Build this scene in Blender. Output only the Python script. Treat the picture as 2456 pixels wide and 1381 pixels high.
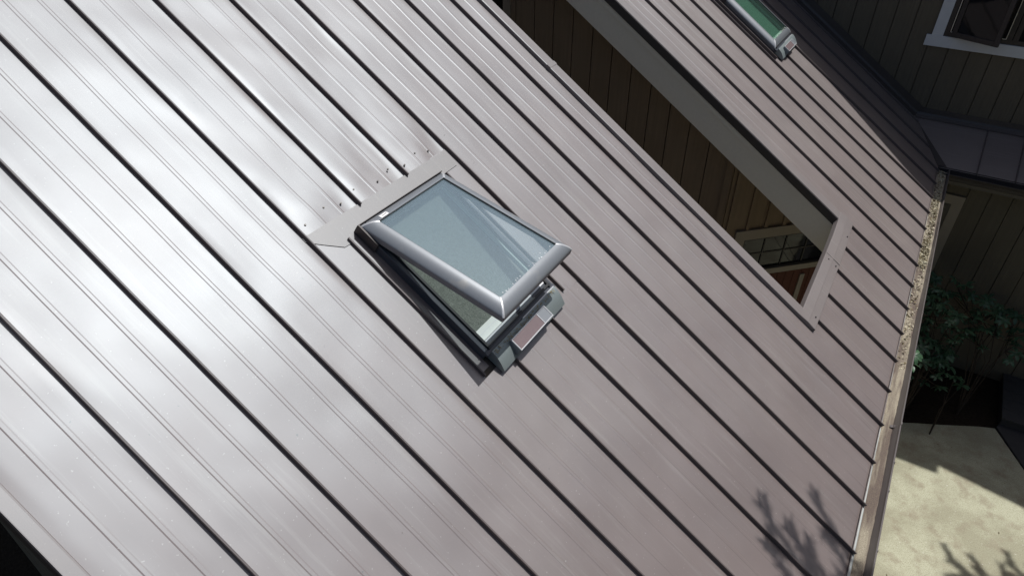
import bpy, bmesh, math, random
from mathutils import Vector, Matrix, noise

# ------------------------------------------------------------------ scene, camera, light
S = bpy.context.scene
for o in list(bpy.data.objects):
    bpy.data.objects.remove(o)
C = S.collection
R = math.radians
ZE = 3.05                                    # height of the eave above the ground
CAMZ = ZE + 3.7791
cd = bpy.data.cameras.new('camera')
cd.sensor_width = 36.0
cd.lens = 1590.0 / 2456.0 * 36.0
cd.clip_start = 0.05
cd.clip_end = 500
cam = bpy.data.objects.new('camera', cd)
C.objects.link(cam)
cam.location = (0, 0, CAMZ)
cam.rotation_euler = (R(90 - 36.755), 0, 0)
S.camera = cam

SUN = Vector((0.318, 0.208, 0.925)).normalized()
w = bpy.data.worlds.new('World')
S.world = w
w.use_nodes = True
nt = w.node_tree
bg = nt.nodes['Background']
sky = nt.nodes.new('ShaderNodeTexSky')
sky.sky_type = 'NISHITA'
sky.sun_disc = False
sky.sun_elevation = math.asin(SUN.z)
sky.sun_rotation = math.atan2(SUN.x, SUN.y)
sky.air_density = 1.0
sky.dust_density = 3.0
sky.ozone_density = 0.2
nt.links.new(sky.outputs[0], bg.inputs[0])
bg.inputs[1].default_value = 0.08
sd = bpy.data.lights.new('sun', 'SUN')
sd.energy = 3.85
sd.angle = R(0.53)
sd.color = (1.0, 0.985, 0.965)
sun = bpy.data.objects.new('sun', sd)
C.objects.link(sun)
sun.location = (5, 5, 15)
sun.rotation_euler = SUN.to_track_quat('Z', 'Y').to_euler()
S.view_settings.view_transform = 'Standard'
S.view_settings.look = 'None'
S.view_settings.gamma = 1.0
S.view_settings.exposure = 0.0

# ------------------------------------------------------------------ frames
AZ = R(58.3383)
EX = Vector((math.cos(AZ), math.sin(AZ), 0))         # along the eave
GX = Vector((math.sin(AZ), -math.cos(AZ), 0))        # horizontal, away from the eave
O = Vector((2.9589, 3.7069, ZE))                     # eave, seam number 0
SL = R(33.69)
CS, SN = math.cos(SL), math.sin(SL)
W = 0.4064                                           # panel width

def H(u, g, z):            # house local: x along eave, y = upslope horizontal, z above ground
    return (u, -g, z + ZE)
def RL(u, v, n):           # roof plane coordinates -> house local
    return (u, -(v * CS + n * SN), -v * SN + n * CS + ZE)
def HW(u, g, z):           # house -> world
    return O + EX * u + GX * g + Vector((0, 0, z))
def PIX(x, y, z):          # photo pixel -> point at height z above the eave
    p = R(36.755)
    fw = Vector((0, math.cos(p), -math.sin(p))); up = Vector((0, math.sin(p), math.cos(p)))
    d = fw * 1590 + Vector((1, 0, 0)) * (x - 1228) - up * (y - 690.5)
    k = (z - 3.7791) / d.z
    return Vector((0, 0, CAMZ)) + d * k

# ------------------------------------------------------------------ mesh helper
class MB:
    def __init__(s, fn=None):
        s.v = []; s.f = []; s.fn = fn or (lambda a, b, c: (a, b, c))
    def p(s, *a):
        s.v.append(s.fn(*a)); return len(s.v) - 1
    def face(s, pts):
        s.f.append([s.p(*q) for q in pts]); return s
    def box(s, a0, a1, b0, b1, c0, c1):
        i = [s.p(a, b, c) for c in (c0, c1) for b in (b0, b1) for a in (a0, a1)]
        for q in ((0, 1, 3, 2), (4, 6, 7, 5), (0, 4, 5, 1), (2, 3, 7, 6), (0, 2, 6, 4), (1, 5, 7, 3)):
            s.f.append([i[k] for k in q])
        return s
    def prism(s, poly, b0, b1, order='acb'):
        # poly of (a,c) extruded along b
        n = len(poly)
        lo = [s.p(a, b0, c) for a, c in poly]; hi = [s.p(a, b1, c) for a, c in poly]
        s.f.append(lo[::-1]); s.f.append(hi)
        for k in range(n):
            s.f.append([lo[k], lo[(k + 1) % n], hi[(k + 1) % n], hi[k]])
        return s
    def slab(s, poly, c0, c1):
        n = len(poly)
        lo = [s.p(a, b, c0) for a, b in poly]; hi = [s.p(a, b, c1) for a, b in poly]
        s.f.append(lo[::-1]); s.f.append(hi)
        for k in range(n):
            s.f.append([lo[k], lo[(k + 1) % n], hi[(k + 1) % n], hi[k]])
        return s
    def grid(s, rows):
        idx = [[s.p(*q) for q in r] for r in rows]
        for a in range(len(idx) - 1):
            for b in range(len(idx[0]) - 1):
                s.f.append([idx[a][b], idx[a][b + 1], idx[a + 1][b + 1], idx[a + 1][b]])
        return s
    def tube(s, pts, rad, seg=6):
        pts = [Vector(q) for q in pts]; rings = []
        for k, q in enumerate(pts):
            t = (pts[min(k + 1, len(pts) - 1)] - pts[max(k - 1, 0)]).normalized()
            a = t.orthogonal().normalized(); b = t.cross(a)
            r = rad[k] if isinstance(rad, (list, tuple)) else rad
            rings.append([s.p(*(q + (a * math.cos(2 * math.pi * j / seg) + b * math.sin(2 * math.pi * j / seg)) * r)) for j in range(seg)])
        for k in range(len(rings) - 1):
            for j in range(seg):
                s.f.append([rings[k][j], rings[k][(j + 1) % seg], rings[k + 1][(j + 1) % seg], rings[k + 1][j]])
        s.f.append(rings[0][::-1]); s.f.append(rings[-1])
        return s
    def mesh(s, name, smooth=False, recalc=True):
        m = bpy.data.meshes.new(name)
        m.from_pydata(s.v, [], s.f)
        if recalc:
            b = bmesh.new(); b.from_mesh(m)
            bmesh.ops.recalc_face_normals(b, faces=b.faces)
            b.to_mesh(m); b.free()
        if smooth:
            for q in m.polygons: q.use_smooth = True
        m.update()
        return m
    def build(s, name, mat, parent=None, smooth=False, bevel=0, recalc=True, kind=None, label=None):
        m = s.mesh(name, smooth, recalc)
        m.materials.append(mat)
        o = bpy.data.objects.new(name, m)
        C.objects.link(o)
        if parent is not None: o.parent = parent
        if bevel:
            md = o.modifiers.new('bevel', 'BEVEL'); md.width = bevel; md.segments = 2; md.limit_method = 'ANGLE'
        if kind: o['kind'] = kind
        if label: o['label'] = label
        return o

def tag(o, label, cat, group=None):
    o['label'] = label; o['category'] = cat
    if group: o['group'] = group
    return o
def empty(name, loc=(0, 0, 0), rz=0, parent=None):
    o = bpy.data.objects.new(name, None); C.objects.link(o)
    o.location = loc; o.rotation_euler = (0, 0, rz); o.empty_display_size = 0.2
    if parent is not None: o.parent = parent
    return o
def inst(src, name, parent, loc=None, mat4=None):
    o = bpy.data.objects.new(name, src.data); C.objects.link(o); o.parent = parent
    if loc: o.location = loc
    if mat4 is not None: o.matrix_local = mat4
    return o

# ------------------------------------------------------------------ materials
def new_mat(name):
    m = bpy.data.materials.new(name); m.use_nodes = True
    t = m.node_tree; b = t.nodes['Principled BSDF']
    return m, t, b
def N(t, kind, **kw):
    n = t.nodes.new('ShaderNode' + kind)
    for k, v in kw.items():
        if k in n.inputs: n.inputs[k].default_value = v
        else: setattr(n, k, v)
    return n
def coords(t, scale=(1, 1, 1), which='Object', rot=(0, 0, 0)):
    tc = N(t, 'TexCoord'); mp = N(t, 'Mapping')
    mp.inputs['Scale'].default_value = scale
    mp.inputs['Rotation'].default_value = rot
    t.links.new(tc.outputs[which], mp.inputs[0]); return mp.outputs[0]
def ramp(t, fac, stops):
    r = N(t, 'ValToRGB'); cr = r.color_ramp
    while len(cr.elements) < len(stops): cr.elements.new(0.5)
    for e, (p, c) in zip(cr.elements, stops):
        e.position = p; e.color = (c, c, c, 1) if isinstance(c, (int, float)) else (*c, 1)
    t.links.new(fac, r.inputs[0]); return r.outputs[0]
def nz(t, vec, scale, detail=4, rough=0.55, dist=0.0):
    n = N(t, 'TexNoise'); n.inputs['Scale'].default_value = scale; n.inputs['Detail'].default_value = detail
    n.inputs['Roughness'].default_value = rough; n.inputs['Distortion'].default_value = dist
    t.links.new(vec, n.inputs['Vector']); return n.outputs['Fac']
def mixc(t, fac, a, b, mode='MIX'):
    m = N(t, 'Mix', data_type='RGBA', blend_type=mode)
    for i, q in ((0, fac), (6, a), (7, b)):
        if hasattr(q, 'links') or isinstance(q, bpy.types.NodeSocket): t.links.new(q, m.inputs[i])
        elif isinstance(q, (int, float)): m.inputs[i].default_value = q
        else: m.inputs[i].default_value = (*q, 1)
    return m.outputs[2]
def bump(t, b, h, strength, dist):
    n = N(t, 'Bump'); n.inputs['Strength'].default_value = strength; n.inputs['Distance'].default_value = dist
    t.links.new(h, n.inputs['Height']); t.links.new(n.outputs[0], b.inputs['Normal']); return n

def simple(name, col, rough=0.5, spec=0.5, metal=0.0, var=0.12, scale=14, bmp=0.0, bscale=200):
    m, t, b = new_mat(name)
    v = coords(t)
    f = nz(t, v, scale, 5)
    c = mixc(t, f, tuple(q * (1 - var) for q in col), tuple(min(1, q * (1 + var)) for q in col))
    t.links.new(c, b.inputs['Base Color'])
    b.inputs['Roughness'].default_value = rough
    b.inputs['Specular IOR Level'].default_value = spec
    b.inputs['Metallic'].default_value = metal
    if bmp: bump(t, b, nz(t, v, bscale, 3), bmp, 0.002)
    return m

def roof_mat(name, base, rough, ior=2.2, dirt=1.0, coat=.24):
    m, t, b = new_mat(name)
    v = coords(t)
    vs = coords(t, (26, 1.1, 1.6))
    f1 = nz(t, v, 2.2, 5); f2 = nz(t, vs, 1.0, 6, 0.7); f3 = nz(t, v, 120, 2)
    c = mixc(t, ramp(t, f1, [(.3, 0), (.7, 1)]), tuple(q * .93 for q in base), tuple(q * 1.06 for q in base))
    pa = ramp(t, nz(t, v, .9, 6, .65, .6), [(.48, 0), (.66, .26 * dirt)])
    c = mixc(t, pa, c, (0.215, 0.178, 0.155))
    st = ramp(t, f2, [(.55, 0), (.78, .32 * dirt)])
    c = mixc(t, st, c, (0.34, 0.325, 0.29))
    sp = ramp(t, nz(t, v, 75, 2, .5), [(.70, 0), (.76, .45 * dirt)])
    c = mixc(t, sp, c, (0.40, 0.39, 0.35))
    sp2 = ramp(t, nz(t, v, 38, 2, .5), [(.765, 0), (.79, .8)])
    c = mixc(t, sp2, c, (0.05, 0.045, 0.035))
    t.links.new(c, b.inputs['Base Color'])
    rr = N(t, 'MapRange'); rr.inputs[3].default_value = rough - .03; rr.inputs[4].default_value = rough + .04
    t.links.new(f1, rr.inputs[0]); t.links.new(rr.outputs[0], b.inputs['Roughness'])
    b.inputs['Specular IOR Level'].default_value = .5
    b.inputs['IOR'].default_value = ior
    b.inputs['Specular Tint'].default_value = (.80, .925, 1.0, 1)  # bluish tint stands in for cool sky light in the glare
    b.inputs['Coat Weight'].default_value = coat
    b.inputs['Coat Roughness'].default_value = .36
    b.inputs['Coat IOR'].default_value = 1.45
    # small dents and very fine texture of the coil coating
    vo = N(t, 'TexVoronoi'); vo.inputs['Scale'].default_value = 1.7; t.links.new(v, vo.inputs['Vector'])
    dn = ramp(t, vo.outputs['Distance'], [(0.0, 0.0), (0.022, 1.0)])
    fi = nz(t, v, 420, 2)
    ad = N(t, 'Math', operation='MULTIPLY_ADD'); t.links.new(fi, ad.inputs[0]); ad.inputs[1].default_value = 0.05
    t.links.new(dn, ad.inputs[2])
    bump(t, b, ad.outputs[0], 0.5, 0.0016)
    return m

M = {}
M['roof'] = roof_mat('roof_metal', (0.150, 0.108, 0.095), 0.525)
M['seam'] = roof_mat('seam_metal_shaded', (0.10, 0.080, 0.076), 0.50, 1.45, dirt=.5, coat=0)  # roof metal darkened to imitate the black shade on the seam sides
M['cap'] = roof_mat('cap_metal', (0.185, 0.158, 0.15), 0.50, 1.7, dirt=.7, coat=.3)
M['flash'] = roof_mat('flashing_metal', (0.19, 0.162, 0.148), 0.54, 1.9, dirt=1.2, coat=.2)
M['brown'] = simple('brown_trim_metal', (0.055, 0.047, 0.045), 0.4)
M['deck'] = simple('roof_deck_wood', (0.09, 0.075, 0.06), 0.8)
M['fascia'] = simple('beige_painted_board', (0.74, 0.67, 0.55), 0.65, var=.06, scale=30, bmp=.2)
M['soffit'] = simple('soffit_board', (0.18, 0.165, 0.14), 0.7)
M['white'] = simple('white_painted_trim', (0.58, 0.60, 0.62), 0.6, var=.05, bmp=.1)
M['tan'] = simple('tan_painted_trim', (0.30, 0.255, 0.205), 0.6, var=.08)
M['drip'] = simple('drip_edge_metal', (0.40, 0.42, 0.40), 0.5, var=.3, scale=6)
M['gutter'] = simple('gutter_bronze_paint', (0.12, 0.105, 0.10), 0.35, 0.6)
M['darkframe'] = simple('dark_window_frame', (0.035, 0.028, 0.026), 0.45)
M['rubber'] = simple('black_gasket', (0.02, 0.021, 0.023), 0.5)
M['cladding'] = simple('dark_frame_cladding', (0.055, 0.062, 0.075), 0.38)
M['screw'] = simple('screw_steel', (0.10, 0.095, 0.09), 0.4, metal=.5)
M['liner'] = simple('pale_green_liner', (0.42, 0.52, 0.49), 0.5, var=.05)
M['blindbar'] = simple('white_blind_bar', (0.78, 0.80, 0.76), 0.5, var=.03)
M['sill_silver'] = simple('silver_strip', (0.72, 0.73, 0.74), 0.35, var=.04)
M['sticker'] = simple('white_sticker', (0.80, 0.79, 0.77), 0.6, var=.02)
M['ink'] = simple('sticker_ink', (0.25, 0.25, 0.26), 0.7)

def siding_mat(name, base):
    m, t, b = new_mat(name)
    v = coords(t); vs = coords(t, (40, 40, 1.2))
    f = nz(t, vs, 1.0, 6, .65); g = nz(t, v, 3, 4)
    c = mixc(t, f, tuple(q * .72 for q in base), tuple(q * 1.25 for q in base))
    c = mixc(t, ramp(t, g, [(.35, 0), (.7, .5)]), c, tuple(q * .8 for q in base))
    t.links.new(c, b.inputs['Base Color']); b.inputs['Roughness'].default_value = .75
    b.inputs['Specular IOR Level'].default_value = .25
    bump(t, b, f, .5, .003)
    return m
M['siding'] = siding_mat('olive_brown_siding', (0.135, 0.116, 0.085))
M['siding_brown_lit'] = siding_mat('brown_siding_lit', (0.25, 0.185, 0.125))  # browner boards, also lightened to stand in for bounce light in the notch
M['redwood'] = siding_mat('red_stained_boards', (0.12, 0.045, 0.03))

# brushed aluminium cladding of the skylight
def alu(name, base, rough):
    m, t, b = new_mat(name)
    v = coords(t); f = nz(t, v, 60, 4); k = nz(t, v, 9, 5)
    c = mixc(t, f, tuple(q * .94 for q in base), tuple(q * 1.05 for q in base))
    c = mixc(t, ramp(t, k, [(.62, 0), (.78, .35)]), c, (0.42, 0.40, 0.35))
    t.links.new(c, b.inputs['Base Color'])
    b.inputs['Metallic'].default_value = .35; b.inputs['Roughness'].default_value = rough
    b.inputs['Specular IOR Level'].default_value = .6
    bump(t, b, nz(t, v, 500, 2), .08, .001)
    return m
M['alu'] = alu('grey_aluminium', (0.215, 0.232, 0.25), 0.45)
M['alu_unit'] = alu('grey_green_aluminium', (0.24, 0.28, 0.28), 0.48)
M['alu_bright'] = alu('bright_aluminium', (0.55, 0.56, 0.57), 0.33)

def glass_mat(name, tint, refl, dust_veilc, dust_veil):  # diffuse veil: dust plus pale sky reflection painted into the glass
    m = bpy.data.materials.new(name); m.use_nodes = True; t = m.node_tree
    t.nodes.remove(t.nodes['Principled BSDF']); out = t.nodes['Material Output']
    v = coords(t)
    tr = N(t, 'BsdfTransparent'); tr.inputs[0].default_value = (*tint, 1)
    gl = N(t, 'BsdfGlossy'); gl.inputs['Roughness'].default_value = .03; gl.inputs[0].default_value = (.93, .98, 1, 1)
    df = N(t, 'BsdfDiffuse'); df.inputs[0].default_value = (*dust_veilc, 1)
    lw = N(t, 'LayerWeight'); lw.inputs[0].default_value = .5
    fr = N(t, 'Math', operation='POWER'); t.links.new(lw.outputs['Facing'], fr.inputs[0]); fr.inputs[1].default_value = 3.0
    ma = N(t, 'Math', operation='MULTIPLY_ADD', use_clamp=True); t.links.new(fr.outputs[0], ma.inputs[0])
    ma.inputs[1].default_value = .7; ma.inputs[2].default_value = refl
    m1 = N(t, 'MixShader'); t.links.new(ma.outputs[0], m1.inputs[0]); t.links.new(tr.outputs[0], m1.inputs[1]); t.links.new(gl.outputs[0], m1.inputs[2])
    f = nz(t, v, 5, 6, .6)
    sp = ramp(t, nz(t, v, 150, 2), [(.80, 0), (.83, .5)])
    fd = ramp(t, f, [(.25, dust_veil * .92), (.75, dust_veil * 1.08)])
    mx = N(t, 'Math', operation='MAXIMUM'); t.links.new(fd, mx.inputs[0]); t.links.new(sp, mx.inputs[1])
    m2 = N(t, 'MixShader'); t.links.new(mx.outputs[0], m2.inputs[0]); t.links.new(m1.outputs[0], m2.inputs[1]); t.links.new(df.outputs[0], m2.inputs[2])
    t.links.new(m2.outputs[0], out.inputs[0]); return m
M['glass'] = glass_mat('blue_grey_glass', (.94, .985, .985), .16, (.46, .64, .71), .095)
M['glass_green'] = glass_mat('green_glass', (.76, .89, .83), .03, (.16, .26, .22), .07)

def window_glass():
    m, t, b = new_mat('dark_window_pane')
    b.inputs['Base Color'].default_value = (.012, .013, .014, 1)
    b.inputs['Roughness'].default_value = .04; b.inputs['Specular IOR Level'].default_value = .35
    bump(t, b, nz(t, coords(t), 5, 2), .06, .01)
    return m
M['pane'] = window_glass()
def pv():
    m, t, b = new_mat('solar_cell')
    v = coords(t)
    c = mixc(t, nz(t, v, 40, 3), (.165, .125, .13), (.20, .155, .155))
    t.links.new(c, b.inputs['Base Color']); b.inputs['Roughness'].default_value = .22
    return m
M['pv'] = pv()
def fabric():
    m, t, b = new_mat('green_grey_blind_fabric')
    v = coords(t); vs = coords(t, (1, .35, 1))
    f = nz(t, v, 260, 3, .7); g = nz(t, vs, 90, 4, .7)
    c = mixc(t, ramp(t, f, [(.32, 0), (.68, 1)]), (.075, .083, .072), (.30, .32, .29))
    c = mixc(t, ramp(t, g, [(.4, 0), (.65, .5)]), c, (.09, .11, .09))
    t.links.new(c, b.inputs['Base Color']); b.inputs['Roughness'].default_value = .9
    b.inputs['Specular IOR Level'].default_value = .1
    bump(t, b, f, .6, .002)
    return m
M['fabric'] = fabric()
def fabric2():
    m, t, b = new_mat('green_blind_fabric')
    v = coords(t)
    f = nz(t, v, 200, 3, .7)
    c = mixc(t, f, (.14, .215, .175), (.175, .26, .215))
    t.links.new(c, b.inputs['Base Color']); b.inputs['Roughness'].default_value = .9
    return m
M['fabric_green'] = fabric2()

def concrete():
    m, t, b = new_mat('stained_concrete')
    v = coords(t)
    a = nz(t, v, 1.6, 6, .62, .4); f = nz(t, v, 90, 4, .7); g = nz(t, v, 5, 5, .6)
    c = mixc(t, ramp(t, a, [(.42, 0), (.60, 1)]), (.36, .345, .245), (.48, .475, .345))
    c = mixc(t, ramp(t, g, [(.5, 0), (.68, .7)]), c, (.29, .245, .175))
    c = mixc(t, ramp(t, f, [(.36, .7), (.52, 0)]), c, (.22, .20, .14))
    c = mixc(t, ramp(t, nz(t, v, 60, 2), [(.66, 0), (.74, .7)]), c, (.62, .61, .52))
    t.links.new(c, b.inputs['Base Color']); b.inputs['Roughness'].default_value = .9
    b.inputs['Specular IOR Level'].default_value = .2
    bump(t, b, f, .5, .004)
    return m
M['concrete'] = concrete()
M['step'] = simple('dark_step_boards', (.06, .058, .058), .8, .2)
def soil():
    m, t, b = new_mat('dark_soil')
    v = coords(t); f = nz(t, v, 25, 6, .7)
    c = mixc(t, f, (.012, .009, .006), (.055, .042, .03))
    t.links.new(c, b.inputs['Base Color']); b.inputs['Roughness'].default_value = 1
    b.inputs['Specular IOR Level'].default_value = .1
    bump(t, b, f, 1, .03); return m
M['soil'] = soil()
def sediment():
    m, t, b = new_mat('gutter_sediment')
    v = coords(t); a = nz(t, coords(t, (1.3, 12, 1)), 1.5, 5); f = nz(t, v, 130, 4, .7)
    c = mixc(t, ramp(t, a, [(.40, 0), (.58, 1)]), (.10, .072, .062), (.34, .30, .225))
    c = mixc(t, ramp(t, f, [(.4, .6), (.6, 0)]), c, (.16, .13, .09))
    t.links.new(c, b.inputs['Base Color']); b.inputs['Roughness'].default_value = .85
    bump(t, b, f, .8, .004); return m
M['sediment'] = sediment()
def leafy(name, a, b_, rough=.45):
    m, t, b = new_mat(name)
    oi = N(t, 'ObjectInfo'); f = nz(t, coords(t), 14, 3)
    ad = N(t, 'Math', operation='MULTIPLY_ADD'); t.links.new(oi.outputs['Random'], ad.inputs[0]); ad.inputs[1].default_value = .6
    t.links.new(f, ad.inputs[2])
    c = mixc(t, ad.outputs[0], a, b_)
    t.links.new(c, b.inputs['Base Color']); b.inputs['Roughness'].default_value = rough
    b.inputs['Subsurface Weight'].default_value = 0
    return m
M['leaf'] = leafy('rhododendron_leaf', (.026, .062, .032), (.055, .118, .058), .42)
M['needle'] = leafy('conifer_needles', (.03, .06, .025), (.05, .085, .03), .6)
M['litter'] = leafy('dry_leaf_litter', (.36, .32, .21), (.60, .55, .40), .8)
M['litter2'] = leafy('dark_leaf_litter', (.07, .055, .03), (.22, .17, .08), .8)
M['bark'] = simple('bark', (.05, .038, .028), .9, .2, var=.4, scale=20, bmp=.8, bscale=40)

# ------------------------------------------------------------------ ground
def struct(o): o['kind'] = 'structure'; return o
gm = MB()
n = 40
rows = []
for i in range(n + 1):
    r = []
    for j in range(n + 1):
        x = -120 + 240 * i / n; y = -120 + 240 * j / n
        r.append((x, y, -0.03))
    rows.append(r)
gm.grid(rows)
struct(gm.build('ground', M['soil']))
pm = MB(lambda u, g, z: tuple(HW(u, g, z)))
def UG(x, y):
    q = PIX(x, y, -ZE) - O
    return (q.dot(EX), q.dot(GX))
edge = [UG(2150, 1013), UG(2200, 1016), UG(2250, 1019), UG(2300, 1022), UG(2345, 1024), UG(2385, 1027)]
random.seed(3)
edge = [(a + random.uniform(-.012, .012), b) for a, b in edge]
pm.slab([(-6, -.35), (edge[0][0] - .3, -.35)] + edge + [UG(2456, 1130), (2.3, 2.7), (2.3, 6), (-6, 6)], -ZE - .10, -ZE + .012)
struct(pm.build('patio', M['concrete']))
pm = MB(lambda u, g, z: tuple(HW(u, g, z)))
pm.slab([UG(2459, 1130), UG(2388, 1025), (4.0, 1.9), (4.0, 3.4), (2.33, 5), (2.33, 2.71)], -ZE - .1, -ZE + .02)
struct(pm.build('path', M['step']))

# ------------------------------------------------------------------ the house
house = empty('house', (O.x, O.y, 0), AZ)
tag(house, 'brown standing seam metal roofed house with grooved siding and beige rake boards', 'house')

def ocan(u, v):            # oil canning of the thin metal
    q = 1.25 * noise.noise(Vector((u * 1.6, v * 1.5, 1.7))) + .5 * noise.noise(Vector((u * 3.6, v * 3.4, 5.1))) \
        + .22 * noise.noise(Vector((u * 9, v * 6.5, 9.3)))
    return q * .0068
roof = MB(RL)
def deckbox(u0, u1, v0, v1): roof.box(u0, u1, v0, v1, -.13, -.012)
deckbox(-4.44, -.07, -7.6, -.82)
deckbox(1.55, 5.49, -7.6, -.82)
deckbox(-4.44, 4.75, -.82, -.03)
roof = roof.build('roof', M['deck'], house)

def panel(u0, u1, v0, v1, ribs=(.37, .71), k0=0, disp=1.0, mat=None, dent=None):
    """one roof panel between two seams; u0<u1, v from upslope v0 to v1"""
    b = MB(RL)
    wd = u1 - u0
    rw, sw, rh = .0115, .0050, .00135
    cuts = []
    for r in ribs:
        c = k0 + r * W if False else u0 + r * wd
        cuts.append(c)
    segs = []; x = u0
    for c in cuts:
        segs.append((x, 0, c - rw, 0, 7))
        segs.append((c - rw, 0, c - rw + sw, rh, 1))
        segs.append((c - rw + sw, rh, c + rw - sw, rh, 2))
        segs.append((c + rw - sw, rh, c + rw, 0, 1))
        x = c + rw
    segs.append((x, 0, u1, 0, 7))
    nv = max(2, int((v1 - v0) / .055))
    for a, na, c, nc, ns in segs:
        rows = []
        for j in range(nv + 1):
            v = v0 + (v1 - v0) * j / nv
            r = []
            for i in range(ns + 1):
                t = i / ns; u = a + (c - a) * t; nn = na + (nc - na) * t
                e = max(0, min(1, (u - u0) / .04)) * max(0, min(1, (u1 - u) / .04))
                dd = ocan(u, v) * e * disp
                if dent: dd += dent(u, v) * e
                r.append((u, v, nn + dd))
            rows.append(r)
        b.grid(rows)
    if v1 > -.05:          # hem at the eave
        b.box(u0 + .004, u1 - .004, v1 - .012, v1, -.016, -.003)
    o = b.build('roof_panel', mat or M['roof'], roof, smooth=True)
    return o
def seam(u, v0, v1, h=.0265, wdt=.0105, wav=1.0):
    b = MB(RL)
    n = max(2, int((v1 - v0) / .1)); rows = []
    for j in range(n + 1):
        v = v0 + (v1 - v0) * j / n
        d = noise.noise(Vector((u * 7.1, v * 1.3, 0))) * .0022 * wav + noise.noise(Vector((u * 3.1, v * 5, 4))) * .0008 * wav
        hh = h + noise.noise(Vector((u * 3.7, v * 2.3, 8))) * .0012
        c = u + d; q = wdt / 2
        rows.append([(c - q, v, -.004), (c - q, v, hh - .003), (c - q + .002, v, hh), (c + q - .002, v, hh), (c + q, v, hh - .003), (c + q, v, -.004)])
    b.grid(rows)
    for rr, s in ((rows[0], 1), (rows[-1], -1)):
        b.face(rr[::s])
    return b.build('standing_seam', M['seam'], roof)

VT = -7.5
sky_dent = lambda u, v: (.011 * math.exp(-((v + 3.62) / .16) ** 2) * (math.sin((u + 2.4) * 15.4) * .38 + noise.noise(Vector((u * 9, v * 5, 3))) * .55))
# left roof field: seams 1..10, edge at 11
for i in range(1, 11):
    u1, u0 = -i * W, -(i + 1) * W
    if i == 10:
        panel(-11 * W + .044, u1, VT, .018, ribs=(.345, .71))
    elif i in (4, 5, 6):
        panel(u0, u1, VT, -3.545, dent=sky_dent, disp=1.3)
        panel(u0, u1, -2.44 if i != 6 else -2.40, .018)
    else:
        panel(u0, u1, VT, .018)
for i in range(1, 11):
    if i in (5, 6):
        seam(-i * W, VT, -3.545); seam(-i * W, -2.40, .022)
    else:
        seam(-i * W, VT, .022)
# panel split by the rake of the notch and the short panels below the notch
panel(-W, -.135, VT, -.80, ribs=(.52,))
panel(-W, 0, -.80, .018)
for i in (0, 1, 2, 3, 4):
    seam(i * W, -.80 if i < 4 else VT, .022)
for i in range(0, 3): panel(i * W, (i + 1) * W, -.86, .018, disp=.5)
panel(3 * W, 4 * W, -.86, .018, disp=.5)
for i in range(4, 14):
    u0, u1 = i * W, min((i + 1) * W, 5.50)
    v1 = .018 if u1 <= 4.5 else .012 - max(0, (u0 - 4.46)) * .55
    if u0 > 5.48: break
    if i in (8, 9, 10): panel(u0, u1, VT, v1, disp=.6)
    else: panel(u0, u1, VT, v1, disp=.6)
for i in range(5, 14):
    u = i * W
    seam(u, VT, .022 if u < 4.5 else -(u - 4.5) * .58)

# rake trims
def trim(name, segs, mat, **k):
    b = MB(RL)
    for s in segs: b.box(*s)
    return b.build(name, mat, house, **k)
# left rake (far left edge): wide flat cap, slightly raised
b = MB(RL)
u = -11 * W
b.grid([[(u + .054, v, -.002), (u + .050, v, .004), (u + .044, v, .006), (u, v, .008 + .001 * noise.noise(Vector((v * 2, 0, 0)))), (u - .003, v, .008), (u - .003, v, -.055), (u + .006, v, -.062)] for v in [VT + .1 * j for j in range(76)]])
b.build('rake_cap', M['cap'], house)
trim('rake_board', [(u + .006, u + .036, -7.5, -.02, -.30, -.045)], M['brown'])
trim('rake_board', [(-.10, -.07, -7.5, -.86, -.30, -.03)], M['fascia'])
# rake cap on the near side of the notch
b = MB(RL)
b.grid([[(-.150, v, -.003), (-.150, v, .029), (-.143, v, .032), (-.048, v, .030), (-.045, v, .026), (-.045, v, -.06)] for v in [-7.5 + (7.5 - .785) * j / 60 for j in range(61)]])
b.face([(-.150, -.785, -.003), (-.150, -.785, .029), (-.143, -.785, .032), (-.048, -.785, .03), (-.045, -.785, .026), (-.045, -.785, -.003)])
b.build('rake_cap', M['cap'], house)
trim('joint_strip', [(-.152, -.0435, -3.70, -3.665, .0305, .0335)], M['cap'])
# rake on the far side of the notch
b = MB(RL)
b.grid([[(1.517, v, -.055), (1.517, v, .022), (1.521, v, .027), (1.618, v, .029), (1.640, v, .027), (1.640, v, -.003)] for v in [-7.5 + (7.5 - .86) * j / 60 for j in range(61)]])
b.build('rake_cap', M['cap'], house)
trim('rake_drip', [(1.512, 1.53, -7.5, -.84, -.055, .018)], M['brown'])
trim('rake_board', [(1.522, 1.56, -7.5, -.80, -.108, -.052)], M['fascia'])
trim('rake_board', [(1.534, 1.57, -7.5, -.74, -.335, -.1085)], M['fascia'])
trim('rake_board', [(1.5285, 1.5339, -2.99, -2.985, -.1085, -.056)], M['brown'])
trim('soffit', [(1.57, 2.2, -7.5, -.6, -.30, -.27)], M['soffit'])
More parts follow.
